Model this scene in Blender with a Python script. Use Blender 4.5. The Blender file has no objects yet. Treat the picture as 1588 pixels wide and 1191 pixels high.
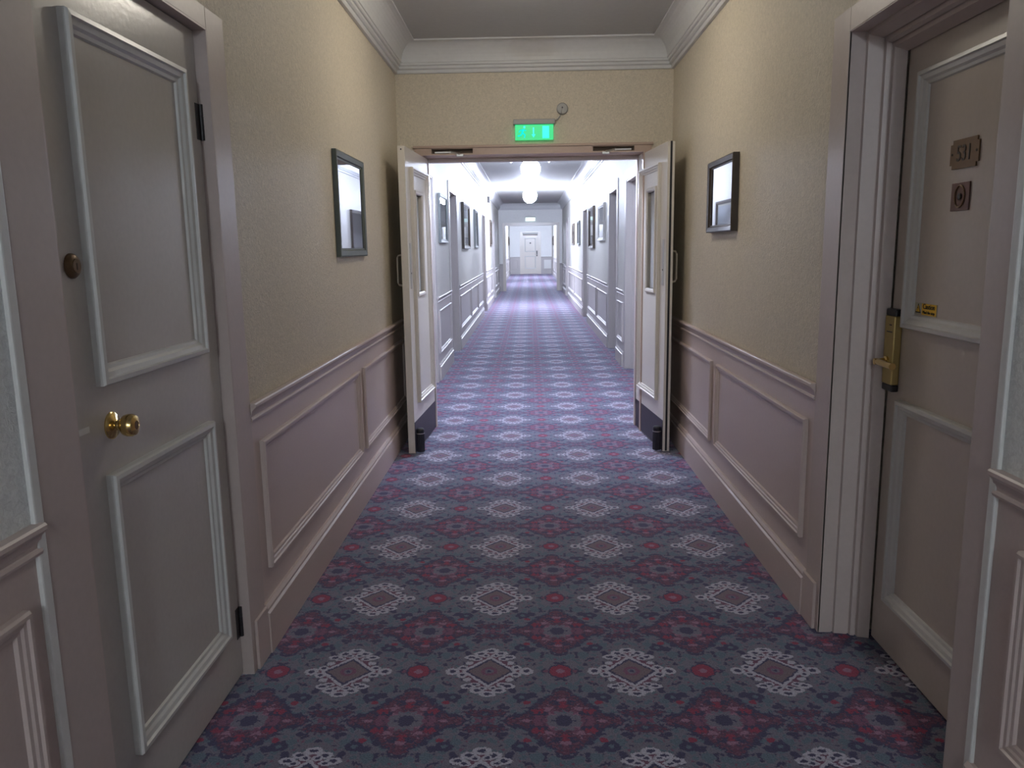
import bpy, bmesh, math, random
from mathutils import Vector, Matrix
random.seed(7)
scene = bpy.context.scene
COL = scene.collection

# ---------------------------------------------------------------- camera
F_PX, W_PX, H_PX, EYE = 1216.0, 1588.0, 1191.0, 1.35
VPX, VPY, ROLL = 820.0, 385.0, 0.015
yc = Vector(((VPX - W_PX / 2) / F_PX, (VPY - H_PX / 2) / F_PX, 1.0)).normalized()
rt = Vector((1, -ROLL, 0)); rt = (rt - yc * rt.dot(yc)).normalized()
up = rt.cross(yc)
Rw = Matrix((rt, yc, up))
cam_right, cam_up, cam_back = Rw @ Vector((1, 0, 0)), Rw @ Vector((0, -1, 0)), Rw @ Vector((0, 0, -1))
cd = bpy.data.cameras.new('camera')
cd.sensor_fit = 'HORIZONTAL'; cd.sensor_width = 36.0
cd.lens = 36.0 * F_PX / W_PX
cd.clip_start = 0.05; cd.clip_end = 200
cam = bpy.data.objects.new('camera', cd); COL.objects.link(cam)
M = Matrix((cam_right, cam_up, cam_back)).transposed().to_4x4()
M.translation = Vector((0, 0, EYE))
cam.matrix_world = M
scene.camera = cam

# ---------------------------------------------------------------- world, exposure, lamp light
world = bpy.data.worlds.new('world'); scene.world = world
world.use_nodes = True
world.node_tree.nodes['Background'].inputs[0].default_value = (0.02, 0.02, 0.025, 1)
world.node_tree.nodes['Background'].inputs[1].default_value = 0.2
scene.view_settings.view_transform = 'Standard'
scene.view_settings.look = 'None'
scene.view_settings.gamma = 1.0
scene.view_settings.use_curve_mapping = False
scene.view_settings.exposure = 0.0
LAMP_FIRST = ((0.72, 0.82, 1.12), 190.0)   # the globe just past the double doors
LAMP_FAR = ((0.74, 0.83, 1.08), 105.0)      # cold white globes beyond the double doors
LAMP_FAR_STRONG = ((0.74, 0.83, 1.08), 560.0)   # the farther globe of the two in view, boosted to brighten the bulkhead
LAMP_END = ((0.74, 0.84, 1.10), 1050.0)     # globes of the last stretch
LAMP_NEAR = ((1.0, 0.92, 0.79), 42.0)      # warm flush lamp over this stretch
LAMP_BACK = ((0.82, 0.91, 1.0), 240.0)      # cold globe behind the camera, boosted to light the jambs
SIGN_GREEN = ((0.0, 0.70, 0.20), 1.0)
SIGN_CYAN = ((0.0, 0.90, 0.85), 1.0)

# ---------------------------------------------------------------- materials
class NT:
    def __init__(s, mat):
        mat.use_nodes = True
        s.t = mat.node_tree; s.n = s.t.nodes; s.l = s.t.links
    def new(s, kind, **kw):
        nd = s.n.new(kind)
        for k, v in kw.items(): setattr(nd, k, v)
        return nd
    def put(s, sock, v):
        if hasattr(v, 'is_linked') or isinstance(v, bpy.types.NodeSocket): s.l.new(v, sock)
        else: sock.default_value = v
    def math(s, op, a, b=0.0, c=0.0):
        nd = s.new('ShaderNodeMath', operation=op)
        for i, v in enumerate((a, b, c)): s.put(nd.inputs[i], v)
        return nd.outputs[0]
    def vec(s, op, a, b=(0, 0, 0), c=(0, 0, 0)):
        nd = s.new('ShaderNodeVectorMath', operation=op)
        s.put(nd.inputs[0], a)
        if op not in ('LENGTH', 'ABSOLUTE'): s.put(nd.inputs[1], b)
        if op in ('MULTIPLY_ADD', 'WRAP'): s.put(nd.inputs[2], c)
        return nd.outputs['Value' if op in ('LENGTH', 'DOT_PRODUCT') else 'Vector']
    def mix(s, fac, a, b, blend='MIX'):
        nd = s.new('ShaderNodeMix', data_type='RGBA', blend_type=blend)
        s.put(nd.inputs[0], fac); s.put(nd.inputs[6], a); s.put(nd.inputs[7], b)
        return nd.outputs[2]

MATS = {}
def c4(c): return (c[0], c[1], c[2], 1.0)

def paint(name, col, rough=0.4, bump=0.0, scale=40.0, vary=0.06, spec=0.5, metal=0.0, coat=0.0, detail=4.0):
    """Painted or plain surface: base colour with faint mottling and fine relief."""
    if name in MATS: return MATS[name]
    m = bpy.data.materials.new(name); k = NT(m)
    b = k.n['Principled BSDF']
    tc = k.new('ShaderNodeTexCoord').outputs['Object']
    nz = k.new('ShaderNodeTexNoise'); k.put(nz.inputs['Vector'], tc)
    nz.inputs['Scale'].default_value = scale; nz.inputs['Detail'].default_value = detail
    lo = tuple(x * (1 - vary) for x in col); hi = tuple(min(1, x * (1 + vary)) for x in col)
    k.put(b.inputs['Base Color'], k.mix(nz.outputs[0], c4(lo), c4(hi)))
    b.inputs['Roughness'].default_value = rough
    b.inputs['Specular IOR Level'].default_value = spec
    b.inputs['Metallic'].default_value = metal
    b.inputs['Coat Weight'].default_value = coat
    if bump:
        bp = k.new('ShaderNodeBump'); bp.inputs['Strength'].default_value = bump
        bp.inputs['Distance'].default_value = 0.004
        k.put(bp.inputs['Height'], nz.outputs[0]); k.l.new(bp.outputs[0], b.inputs['Normal'])
    MATS[name] = m
    return m

def emitter(name, col, strength):
    m = bpy.data.materials.new(name); k = NT(m)
    b = k.n['Principled BSDF']
    b.inputs['Base Color'].default_value = (0.8, 0.8, 0.8, 1) if min(col) > .3 else (0.01, 0.05, 0.03, 1)
    b.inputs['Emission Color'].default_value = c4(col)
    b.inputs['Emission Strength'].default_value = strength
    b.inputs['Roughness'].default_value = 0.3
    MATS[name] = m
    return m

def glass(name, tint=(1, 1, 1), rough=0.03, refl=1.5):
    m = bpy.data.materials.new(name); k = NT(m)
    k.n.remove(k.n['Principled BSDF'])
    tr = k.new('ShaderNodeBsdfTransparent'); tr.inputs[0].default_value = c4(tint)
    gl = k.new('ShaderNodeBsdfGlossy'); gl.inputs['Roughness'].default_value = rough; gl.inputs[0].default_value = (0.62, 0.62, 0.64, 1)
    fr = k.new('ShaderNodeFresnel'); fr.inputs['IOR'].default_value = refl
    mx = k.new('ShaderNodeMixShader')
    k.l.new(fr.outputs[0], mx.inputs[0]); k.l.new(tr.outputs[0], mx.inputs[1]); k.l.new(gl.outputs[0], mx.inputs[2])
    k.l.new(mx.outputs[0], k.n['Material Output'].inputs[0])
    MATS[name] = m
    return m

def wallpaper(name, col, scale, strength):
    m = bpy.data.materials.new(name); k = NT(m); b = k.n['Principled BSDF']
    tc = k.new('ShaderNodeTexCoord').outputs['Object']
    n1 = k.new('ShaderNodeTexNoise'); k.put(n1.inputs['Vector'], tc)
    n1.inputs['Scale'].default_value = scale; n1.inputs['Detail'].default_value = 3; n1.inputs['Roughness'].default_value = 0.65
    n1.inputs['Distortion'].default_value = 1.2
    n2 = k.new('ShaderNodeTexNoise'); k.put(n2.inputs['Vector'], tc)
    n2.inputs['Scale'].default_value = 1.3; n2.inputs['Detail'].default_value = 2
    g = k.new('ShaderNodeMath', operation='MULTIPLY_ADD', use_clamp=True); k.put(g.inputs[0], n1.outputs[0]); g.inputs[1].default_value = 3.0; g.inputs[2].default_value = -1.0
    c = k.mix(g.outputs[0], c4([x * 0.88 for x in col]), c4([min(1, x * 1.10) for x in col]))
    c = k.mix(n2.outputs[0], c, (0.94, 0.93, 0.90, 1), 'MULTIPLY')
    k.put(b.inputs['Base Color'], c)
    b.inputs['Roughness'].default_value = 0.54; b.inputs['Specular IOR Level'].default_value = 0.45
    bp = k.new('ShaderNodeBump'); bp.inputs['Strength'].default_value = strength; bp.inputs['Distance'].default_value = 0.004
    k.put(bp.inputs['Height'], n1.outputs[0]); k.l.new(bp.outputs[0], b.inputs['Normal'])
    MATS[name] = m
    return m

def carpet(name):
    """Woven carpet: a 0.46 x 0.54 m repeat of white petal diamonds, red blooms and maroon medallions."""
    c4 = lambda c: c if isinstance(c, bpy.types.NodeSocket) else (c[0], c[1], c[2], 1.0)
    m = bpy.data.materials.new(name); k = NT(m); b = k.n['Principled BSDF']
    tc = k.new('ShaderNodeTexCoord').outputs['Object']
    wob = k.new('ShaderNodeTexNoise'); k.put(wob.inputs['Vector'], tc)
    wob.inputs['Scale'].default_value = 75; wob.inputs['Detail'].default_value = 3
    wob.inputs['Roughness'].default_value = 0.9
    off = k.vec('MULTIPLY_ADD', wob.outputs['Color'], (0.026, 0.026, 0), (0.143 - 0.013, -2.345 - 0.013, 0))
    p = k.vec('ADD', tc, off)
    p = k.vec('WRAP', p, (0.23, 0.27, 1), (-0.23, -0.27, -1))
    p = k.vec('MULTIPLY', p, (1, 1, 0))
    q = k.vec('ABSOLUTE', p)
    GROUND, WHITE, MAROON, RED = (0.185, 0.172, 0.225), (0.50, 0.485, 0.58), (0.145, 0.050, 0.092), (0.30, 0.042, 0.085)
    NAVY, TEAL, PINK, BROWN, ROSE = (0.055, 0.052, 0.115), (0.12, 0.165, 0.215), (0.33, 0.17, 0.25), (0.20, 0.145, 0.17), (0.21, 0.085, 0.15)
    n3 = k.new('ShaderNodeTexNoise'); k.put(n3.inputs['Vector'], q); n3.inputs['Scale'].default_value = 32; n3.inputs['Detail'].default_value = 2
    n4 = k.new('ShaderNodeTexVoronoi'); k.put(n4.inputs['Vector'], q); n4.inputs['Scale'].default_value = 46
    col = k.mix(n3.outputs[0], c4([x * 0.75 for x in GROUND]), c4([x * 1.25 for x in GROUND]))
    # scattered sprigs in the ground
    s = k.math('GREATER_THAN', n3.outputs[0], 0.56); col = k.mix(s, col, c4(TEAL))
    s = k.math('LESS_THAN', n3.outputs[0], 0.40); col = k.mix(s, col, c4(NAVY))
    s = k.math('LESS_THAN', n4.outputs['Distance'], 0.22)
    vc = k.new('ShaderNodeSeparateColor'); k.put(vc.inputs[0], n4.outputs['Color'])
    s = k.math('MULTIPLY', s, k.math('GREATER_THAN', vc.outputs[0], 0.62)); col = k.mix(s, col, c4(ROSE))
    def ell(col, cx, cy, rx, ry, c):
        d = k.vec('LENGTH', k.vec('MULTIPLY_ADD', q, (1 / rx, 1 / ry, 0), (-cx / rx, -cy / ry, 0)))
        return k.mix(k.math('LESS_THAN', d, 1.0), col, c4(c))
    def rho(col, cx, cy, rx, ry, c):
        v = k.vec('ABSOLUTE', k.vec('MULTIPLY_ADD', q, (1 / rx, 1 / ry, 0), (-cx / rx, -cy / ry, 0)))
        return k.mix(k.math('LESS_THAN', k.vec('DOT_PRODUCT', v, (1, 1, 0)), 1.0), col, c4(c))
    # navy and teal flowers between the motifs
    for cx, cy, r, c in ((0.105, 0.150, 0.026, NAVY), (0.135, 0.138, 0.017, NAVY), (0.075, 0.172, 0.016, TEAL), (0.150, 0.105, 0.020, TEAL),
                         (0.122, 0.178, 0.012, RED), (0.165, 0.165, 0.014, NAVY), (0.195, 0.095, 0.016, TEAL), (0.06, 0.205, 0.012, NAVY)):
        col = ell(col, cx, cy, r, r * 0.85, c)
    col = ell(col, 0.105, 0.150, 0.009, 0.008, TEAL)
    # maroon medallion at the cell corner, lozenge arms, and the pair of lozenges between
    n6 = k.new('ShaderNodeTexNoise'); k.put(n6.inputs['Vector'], q); n6.inputs['Scale'].default_value = 62; n6.inputs['Detail'].default_value = 2
    q0 = q
    n7 = k.new('ShaderNodeTexNoise'); k.put(n7.inputs['Vector'], q); n7.inputs['Scale'].default_value = 95; n7.inputs['Detail'].default_value = 2
    MAROON = k.mix(k.math('GREATER_THAN', n7.outputs[0], 0.55), c4(MAROON), c4((0.085, 0.06, 0.11)))
    MAROON = k.mix(k.math('LESS_THAN', n7.outputs[0], 0.42), MAROON, c4((0.20, 0.09, 0.14)))
    q = k.vec('ADD', q, k.vec('MULTIPLY_ADD', n6.outputs['Color'], (0.052, 0.052, 0), (-0.026, -0.026, 0)))
    col = rho(col, 0.23, 0.27, 0.150, 0.178, NAVY); col = ell(col, 0.23, 0.27, 0.098, 0.118, NAVY)
    col = rho(col, 0.23, 0.27, 0.138, 0.166, MAROON); col = ell(col, 0.23, 0.27, 0.090, 0.108, MAROON)
    col = rho(col, 0.112, 0.27, 0.078, 0.046, NAVY)
    col = rho(col, 0.118, 0.27, 0.060, 0.034, MAROON)
    col = ell(col, 0.115, 0.27, 0.016, 0.008, PINK)
    for cx, cy, rx, ry, c in ((0.23, 0.165, 0.018, 0.011, PINK), (0.183, 0.208, 0.020, 0.011, PINK), (0.155, 0.262, 0.014, 0.016, ROSE), (0.205, 0.180, 0.014, 0.010, NAVY),
                              (0.170, 0.235, 0.014, 0.012, NAVY), (0.23, 0.190, 0.014, 0.008, RED), (0.150, 0.225, 0.016, 0.010, RED),
                              (0.23, 0.27, 0.058, 0.056, ROSE), (0.23, 0.27, 0.050, 0.048, GROUND), (0.23, 0.27, 0.028, 0.024, NAVY),
                              (0.196, 0.240, 0.010, 0.008, PINK), (0.23, 0.225, 0.012, 0.007, TEAL)):
        col = ell(col, cx, cy, rx, ry, c)
    col = rho(col, 0.0, 0.232, 0.082, 0.030, NAVY)
    col = rho(col, 0.0, 0.232, 0.072, 0.025, MAROON)
    col = ell(col, 0.0, 0.232, 0.018, 0.010, NAVY); col = ell(col, 0.0, 0.232, 0.007, 0.005, TEAL)
    col = rho(col, 0.0, 0.27, 0.030, 0.020, ROSE)
    q = k.vec('ADD', q0, k.vec('MULTIPLY_ADD', n6.outputs['Color'], (0.010, 0.010, 0), (-0.005, -0.005, 0)))
    # red bloom between the diamonds
    col = ell(col, 0.23, 0.0, 0.040, 0.042, NAVY)
    col = ell(col, 0.23, 0.0, 0.034, 0.037, RED)
    col = ell(col, 0.23, 0.0, 0.013, 0.014, PINK)
    col = rho(col, 0.178, 0.0, 0.020, 0.014, NAVY); col = ell(col, 0.183, 0.0, 0.008, 0.008, ROSE)
    # white petal diamond: a chain of ringed petals round a dark field
    petals = ((0.0, 0.131, 0.027, 0.016), (0.034, 0.112, 0.023, 0.015), (0.062, 0.088, 0.024, 0.015), (0.017, 0.100, 0.016, 0.012), (0.043, 0.078, 0.018, 0.012),
              (0.120, 0.0, 0.023, 0.021), (0.086, 0.021, 0.018, 0.015), (0.068, 0.050, 0.013, 0.011))
    q = q0
    col = rho(col, 0, 0, 0.100, 0.135, tuple(x * 0.8 for x in ROSE))
    for cx, cy, rx, ry in petals: col = ell(col, cx, cy, rx, ry, WHITE)
    col = rho(col, 0, 0, 0.090, 0.096, WHITE)
    for cx, cy, rx, ry in petals[:7]: col = ell(col, cx, cy, rx * 0.48, ry * 0.46, NAVY)
    col = rho(col, 0, 0, 0.077, 0.080, NAVY)
    col = rho(col, 0, 0, 0.067, 0.068, BROWN)
    col = ell(col, 0, 0, 0.026, 0.026, ROSE); col = ell(col, 0, 0, 0.014, 0.014, GROUND); col = ell(col, 0, 0, 0.007, 0.007, NAVY)
    # pile
    n5 = k.new('ShaderNodeTexNoise'); k.put(n5.inputs['Vector'], tc); n5.inputs['Scale'].default_value = 220; n5.inputs['Detail'].default_value = 2
    pile = k.math('MULTIPLY_ADD', n5.outputs[0], 1.3, 0.35)
    pv = k.new('ShaderNodeCombineColor')
    for i in range(3): k.put(pv.inputs[i], pile)
    col = k.mix(1.0, col, pv.outputs[0], 'MULTIPLY')
    k.put(b.inputs['Base Color'], col)
    b.inputs['Roughness'].default_value = 0.9; b.inputs['Specular IOR Level'].default_value = 0.15
    b.inputs['Sheen Weight'].default_value = 0.25; b.inputs['Sheen Tint'].default_value = (0.8, 0.8, 1.0, 1)
    bp = k.new('ShaderNodeBump'); bp.inputs['Strength'].default_value = 0.5; bp.inputs['Distance'].default_value = 0.004
    k.put(bp.inputs['Height'], n5.outputs[0]); k.l.new(bp.outputs[0], b.inputs['Normal'])
    MATS[name] = m
    return m

def print_mat(name, sky, land, ink, seed, horizon):
    """A pale watercolour print: sky wash over a line of soft shapes."""
    m = bpy.data.materials.new(name); k = NT(m); b = k.n['Principled BSDF']
    tc = k.new('ShaderNodeTexCoord').outputs['Generated']
    sep = k.new('ShaderNodeSeparateXYZ'); k.put(sep.inputs[0], tc)
    n1 = k.new('ShaderNodeTexNoise', noise_dimensions='4D'); k.put(n1.inputs['Vector'], tc); n1.inputs['W'].default_value = seed
    n1.inputs['Scale'].default_value = 5.0; n1.inputs['Detail'].default_value = 4
    h = k.math('MULTIPLY_ADD', n1.outputs[0], 0.30, sep.outputs['Z'])
    f = k.math('LESS_THAN', h, horizon + 0.15)
    c = k.mix(n1.outputs[0], c4(sky), c4([x * 0.8 for x in sky]))
    c = k.mix(f, c, k.mix(n1.outputs[0], c4(land), c4(ink)))
    k.put(b.inputs['Base Color'], c); b.inputs['Roughness'].default_value = 0.8
    MATS[name] = m
    return m

wall_m = wallpaper('cream_wallpaper', (0.66, 0.59, 0.47), 70.0, 0.8)
bright_lit_wall_m = wallpaper('bright_lit_wallpaper', (0.84, 0.84, 0.82), 85.0, 0.2)  # same paper whitened; missing lamp brightness put into the cross walls' colour
cold_lit_wall_m = wallpaper('cold_lit_wallpaper', (0.58, 0.565, 0.53), 85.0, 0.3)  # cream paper again, the far lamps' cold cast mixed into its colour
chip_m = wallpaper('white_woodchip', (0.83, 0.85, 0.85), 75.0, 0.9)
wain_m = paint('rosy_beige_paint', (0.58, 0.475, 0.435), 0.35, 0.05, 90)
door2_m = paint('brown_stone_paint', (0.55, 0.48, 0.42), 0.30, 0.10, 60)
trim_m = paint('cold_lit_trim_paint', (0.47, 0.435, 0.42), 0.45, 0.05, 60)  # wainscot paint greyed, the far lamps' cold light put into its colour
door_m = paint('stone_door_paint', (0.55, 0.515, 0.48), 0.24, 0.10, 60)
stile_m = paint('light_taupe_paint', (0.63, 0.54, 0.50), 0.40, 0.06, 60)
mould_m = paint('lit_moulding_paint', (0.63, 0.62, 0.59), 0.30, 0.03, 60)  # door paint lightened, cold light from behind put into its colour
leaf_m = paint('off_white_gloss', (0.66, 0.61, 0.54), 0.30, 0.04, 60)
head_m = paint('brown_frame_paint', (0.48, 0.35, 0.27), 0.38, 0.05, 50)
jamb_m = paint('taupe_frame_paint', (0.53, 0.445, 0.41), 0.40, 0.06, 60)
bead_m = paint('white_bead_paint', (0.72, 0.71, 0.68), 0.5, 0.2, 60)
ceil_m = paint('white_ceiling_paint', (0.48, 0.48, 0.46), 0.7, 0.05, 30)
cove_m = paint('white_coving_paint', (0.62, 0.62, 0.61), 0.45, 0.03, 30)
brass_m = paint('polished_brass', (0.72, 0.53, 0.22), 0.18, 0, 40, 0.08, metal=1.0)
dullbrass_m = paint('dull_brass', (0.48, 0.37, 0.15), 0.38, 0, 40, 0.08, metal=0.75)
bronze_m = paint('brown_bronze', (0.17, 0.105, 0.055), 0.4, 0, 60, 0.15, metal=0.5)
copper_m = paint('brown_copper', (0.16, 0.085, 0.07), 0.45, 0.1, 60, 0.2, metal=0.3)
steel_m = paint('brushed_steel', (0.55, 0.53, 0.50), 0.32, 0, 80, 0.05, metal=1.0)
iron_m = paint('dark_iron', (0.05, 0.048, 0.05), 0.4, 0, 60, 0.1, metal=0.6)
black_m = paint('black_plastic', (0.014, 0.014, 0.02), 0.35, 0, 60, 0.1)
kick_m = paint('dark_kick_plate', (0.038, 0.030, 0.042), 0.5, 0.05, 30, 0.2)
dark_m = paint('dark_recess', (0.10, 0.07, 0.05), 0.7)
plastic_m = paint('white_plastic', (0.62, 0.61, 0.58), 0.4)
grey_m = paint('grey_plastic', (0.36, 0.35, 0.33), 0.45)
greenframe_m = paint('dark_green_frame', (0.085, 0.10, 0.085), 0.5, 0.05, 40, 0.2)
brownframe_m = paint('dark_brown_frame', (0.050, 0.034, 0.022), 0.32, 0.05, 40, 0.2)
greyframe_m = paint('grey_green_frame', (0.20, 0.22, 0.22), 0.35, 0.05, 40, 0.1)
mount_m = paint('cream_mount', (0.66, 0.65, 0.56), 0.8)
yellow_m = paint('yellow_sticker', (0.85, 0.50, 0.02), 0.5)
ink_m = paint('black_ink', (0.03, 0.02, 0.012), 0.6)
plateink_m = paint('pale_engraving', (0.035, 0.022, 0.014), 0.5)
stickerpale_m = paint('pale_sticker_ground', (0.46, 0.42, 0.30), 0.5)
glass_m = glass('picture_glass', rough=0.02, refl=1.55)
wired_m = paint('frosted_glass', (0.42, 0.43, 0.43), 0.3, 0.3, 120, 0.15)
acrylic_m = glass('clear_acrylic', (0.55, 1.0, 0.72), 0.05, 1.45)
carpet_m = carpet('patterned_carpet')
far_lamp_m = emitter('cold_globe_glow', *LAMP_FAR)
first_lamp_m = emitter('first_globe_glow', *LAMP_FIRST)
strong_lamp_m = emitter('strong_cold_globe_glow', *LAMP_FAR_STRONG)
end_lamp_m = emitter('end_globe_glow', *LAMP_END)
near_lamp_m = emitter('warm_lamp_glow', *LAMP_NEAR)
back_lamp_m = emitter('back_globe_glow', *LAMP_BACK)
sign_m = emitter('green_sign_glow', *SIGN_GREEN)
legend_m = emitter('cyan_legend_glow', *SIGN_CYAN)

# ---------------------------------------------------------------- mesh helpers
class MB:
    def __init__(s): s.bm = bmesh.new()
    def poly(s, pts):
        vs = [s.bm.verts.new(p) for p in pts]
        return s.bm.faces.new(vs)
    def box(s, a, b, bev=0.0):
        lo = [min(a[i], b[i]) for i in range(3)]; hi = [max(a[i], b[i]) for i in range(3)]
        r = bmesh.ops.create_cube(s.bm, size=1.0)
        for v in r['verts']:
            v.co = Vector([(lo[i] + hi[i]) / 2 + v.co[i] * (hi[i] - lo[i]) for i in range(3)])
        if bev:
            es = list({e for v in r['verts'] for e in v.link_edges})
            bmesh.ops.bevel(s.bm, geom=es, offset=bev, segments=2, affect='EDGES', profile=0.5)
    def strip(s, rings, closed_ring=True, cap=True):
        vr = [[s.bm.verts.new(p) for p in ring] for ring in rings]
        n = len(vr[0])
        for i in range(len(vr) - 1):
            for j in range(n if closed_ring else n - 1):
                j2 = (j + 1) % n
                s.bm.faces.new((vr[i][j], vr[i][j2], vr[i + 1][j2], vr[i + 1][j]))
        if cap and closed_ring:
            s.bm.faces.new(vr[0][::-1]); s.bm.faces.new(vr[-1])
    def extrude(s, prof, p0, p1, A, B):
        """Closed profile of (a, b) pairs along A and B, carried from p0 to p1."""
        p0, p1, A, B = map(Vector, (p0, p1, A, B))
        s.strip([[p0 + A * a + B * b for a, b in prof], [p1 + A * a + B * b for a, b in prof]])
    def ring(s, o, U, V, N, u0, v0, u1, v1, prof):
        """Mitred frame: profile (inset, height) swept round the rectangle; open at its back."""
        o, U, V, N = map(Vector, (o, U, V, N))
        loops = []
        for d, h in prof:
            loops.append([o + U * u + V * v + N * h for u, v in ((u0 + d, v0 + d), (u1 - d, v0 + d), (u1 - d, v1 - d), (u0 + d, v1 - d))])
        vr = [[s.bm.verts.new(p) for p in l] for l in loops]
        for i in range(len(vr)):
            i2 = (i + 1) % len(vr)
            for j in range(4):
                j2 = (j + 1) % 4
                s.bm.faces.new((vr[i][j], vr[i][j2], vr[i2][j2], vr[i2][j]))
    def lathe(s, o, axis, prof, n=24):
        """prof: (radius, height) along axis from o."""
        o = Vector(o); ax = Vector(axis).normalized()
        t = Vector((0, 0, 1)) if abs(ax.z) < 0.9 else Vector((1, 0, 0))
        e1 = ax.cross(t).normalized(); e2 = ax.cross(e1)
        rings = [[o + ax * h + (e1 * math.cos(2 * math.pi * j / n) + e2 * math.sin(2 * math.pi * j / n)) * max(r, 1e-4) for j in range(n)] for r, h in prof]
        s.strip(rings)
    def tube(s, pts, r, n=10):
        pts = [Vector(p) for p in pts]; rings = []
        for i, p in enumerate(pts):
            d = (pts[min(i + 1, len(pts) - 1)] - pts[max(i - 1, 0)]).normalized()
            t = Vector((0, 0, 1)) if abs(d.z) < 0.9 else Vector((1, 0, 0))
            e1 = d.cross(t).normalized(); e2 = d.cross(e1)
            rings.append([p + (e1 * math.cos(2 * math.pi * j / n) + e2 * math.sin(2 * math.pi * j / n)) * r for j in range(n)])
        s.strip(rings)
    def build(s, name, mat, parent=None, loc=None, world=True, smooth=False):
        """World-space vertices unless world=False; a root gets its origin at loc."""
        if parent is not None and world:
            root = parent
            while root.parent: root = root.parent
            off = root.location.copy()
        else: off = Vector(loc) if (loc is not None and world) else Vector()
        if off.length: bmesh.ops.translate(s.bm, verts=s.bm.verts, vec=-off)
        bmesh.ops.recalc_face_normals(s.bm, faces=s.bm.faces)
        me = bpy.data.meshes.new(name); s.bm.to_mesh(me); s.bm.free()
        me.materials.append(mat)
        if smooth:
            me.polygons.foreach_set('use_smooth', [True] * len(me.polygons))
            me.set_sharp_from_angle(angle=math.radians(40))
        o = bpy.data.objects.new(name, me); COL.objects.link(o)
        if parent is not None: o.parent = parent
        elif loc is not None: o.location = loc
        return o

def empty(name, loc):
    o = bpy.data.objects.new(name, None); COL.objects.link(o); o.location = loc
    o.empty_display_size = 0.1
    return o
def tag(o, label=None, cat=None, group=None, kind=None):
    if label: o['label'] = label
    if cat: o['category'] = cat
    if group: o['group'] = group
    if kind: o['kind'] = kind
    return o
def bx(name, mat, a, b, parent=None, bev=0.0, **kw):
    m = MB(); m.box(a, b, bev); return m.build(name, mat, parent, **kw)
def struct(o, label=None): return tag(o, label, None, None, 'structure')

def text_mesh(txt, size, depth=0.0008, align='CENTER'):
    cu = bpy.data.curves.new('lettering', 'FONT'); cu.body = txt; cu.size = size
    cu.extrude = depth; cu.align_x = align; cu.align_y = 'CENTER'
    ob = bpy.data.objects.new('lettering', cu); COL.objects.link(ob)
    bpy.context.view_layer.update()
    me = bpy.data.meshes.new_from_object(ob.evaluated_get(bpy.context.evaluated_depsgraph_get()))
    bpy.data.objects.remove(ob); bpy.data.curves.remove(cu)
    return me
def lettering(name, txt, size, mat, o, U, V, N, parent, squash=1.0):
    """Text laid on a plane: U runs along the reading direction."""
    me = text_mesh(txt, size); o, U, V, N = map(Vector, (o, U, V, N))
    root = parent
    while root.parent: root = root.parent
    for v in me.vertices: v.co = o + U * v.co.x * squash + V * v.co.y + N * v.co.z - root.location
    me.materials.clear(); me.materials.append(mat)
    ob = bpy.data.objects.new(name, me); COL.objects.link(ob); ob.parent = parent
    return ob

# profiles
DADO = [(0, 0), (.009, .002), (.011, .008), (.009, .014), (.006, .016), (.007, .024), (.012, .038), (.020, .046), (.024, .050), (.024, .058), (.020, .062), (0, .062)]
SKIRT = [(0, 0), (.022, 0), (.022, .142), (.014, .147), (.017, .160), (.009, .172), (0, .172)]
PANEL = [(0, 0), (0, .012), (.004, .018), (.011, .018), (.014, .013), (.022, .012), (.026, .008), (.034, .007), (.037, 0)]
BOLECTION = [(0, 0), (0, .017), (.003, .022), (.013, .023), (.016, .017), (.027, .014), (.033, .008), (.041, .006), (.044, 0)]

# ---------------------------------------------------------------- the building
XL, XR = -0.915, 1.01            # wall faces, near stretch
XL2, XR2 = -0.95, 1.07           # wall faces beyond the double doors
XL3, XR3 = -1.0, 1.22            # last stretch
YB, YB2 = 5.70, 5.95             # bulkhead with the double doors
YC, YC2 = 25.4, 25.6             # second bulkhead
YE = 42.0                        # end wall
Y0 = -8.0
ZC, ZV = 2.74, 2.55              # ceiling, foot of the coving
TH = 0.30
ZD = 0.806                       # foot of the dado rail

struct(bx('floor', carpet_m, (-1.5, Y0 - .2, -0.1), (1.7, YE + .3, 0.0)), 'patterned carpet floor of the corridor')
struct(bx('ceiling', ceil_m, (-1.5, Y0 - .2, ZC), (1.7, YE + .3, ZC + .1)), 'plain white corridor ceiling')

def side_wall(name, X, sg, y0, y1, openings, mat, label):
    """Wall slab whose face is at X and which grows away from the corridor (sg = -1 left, +1 right)."""
    m = MB(); y = y0
    for a, b, h in sorted(openings):
        m.box((X, y, 0), (X + sg * TH, a, ZC)); m.box((X, a, h), (X + sg * TH, b, ZC)); y = b
    m.box((X, y, 0), (X + sg * TH, y1, ZC))
    return struct(m.build(name, mat), label)

def lining(parent, X, sg, segs, panels, zd=ZD, pm=None):
    """Wainscot board, dado rail and skirting for each stretch, mouldings for each panel."""
    N = Vector((-sg, 0, 0)); pm = pm or wain_m
    for a, b in segs:
        bx('wainscot_board', pm, (X, a, 0.0), (X - sg * .003, b, zd + .01), parent)
        m = MB(); m.extrude(DADO, (X - sg * .003, a, zd), (X - sg * .003, b, zd), N, (0, 0, 1)); m.build('dado_rail', pm, parent)
        m = MB(); m.extrude(SKIRT, (X - sg * .003, a, 0), (X - sg * .003, b, 0), N, (0, 0, 1)); m.build('skirting_board', pm, parent)
    for a, b in panels:
        m = MB(); m.ring((X - sg * .003, 0, 0), (0, 1, 0), (0, 0, 1), N, a, .275, b, .725, PANEL); m.build('panel_moulding', pm, parent)

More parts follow.
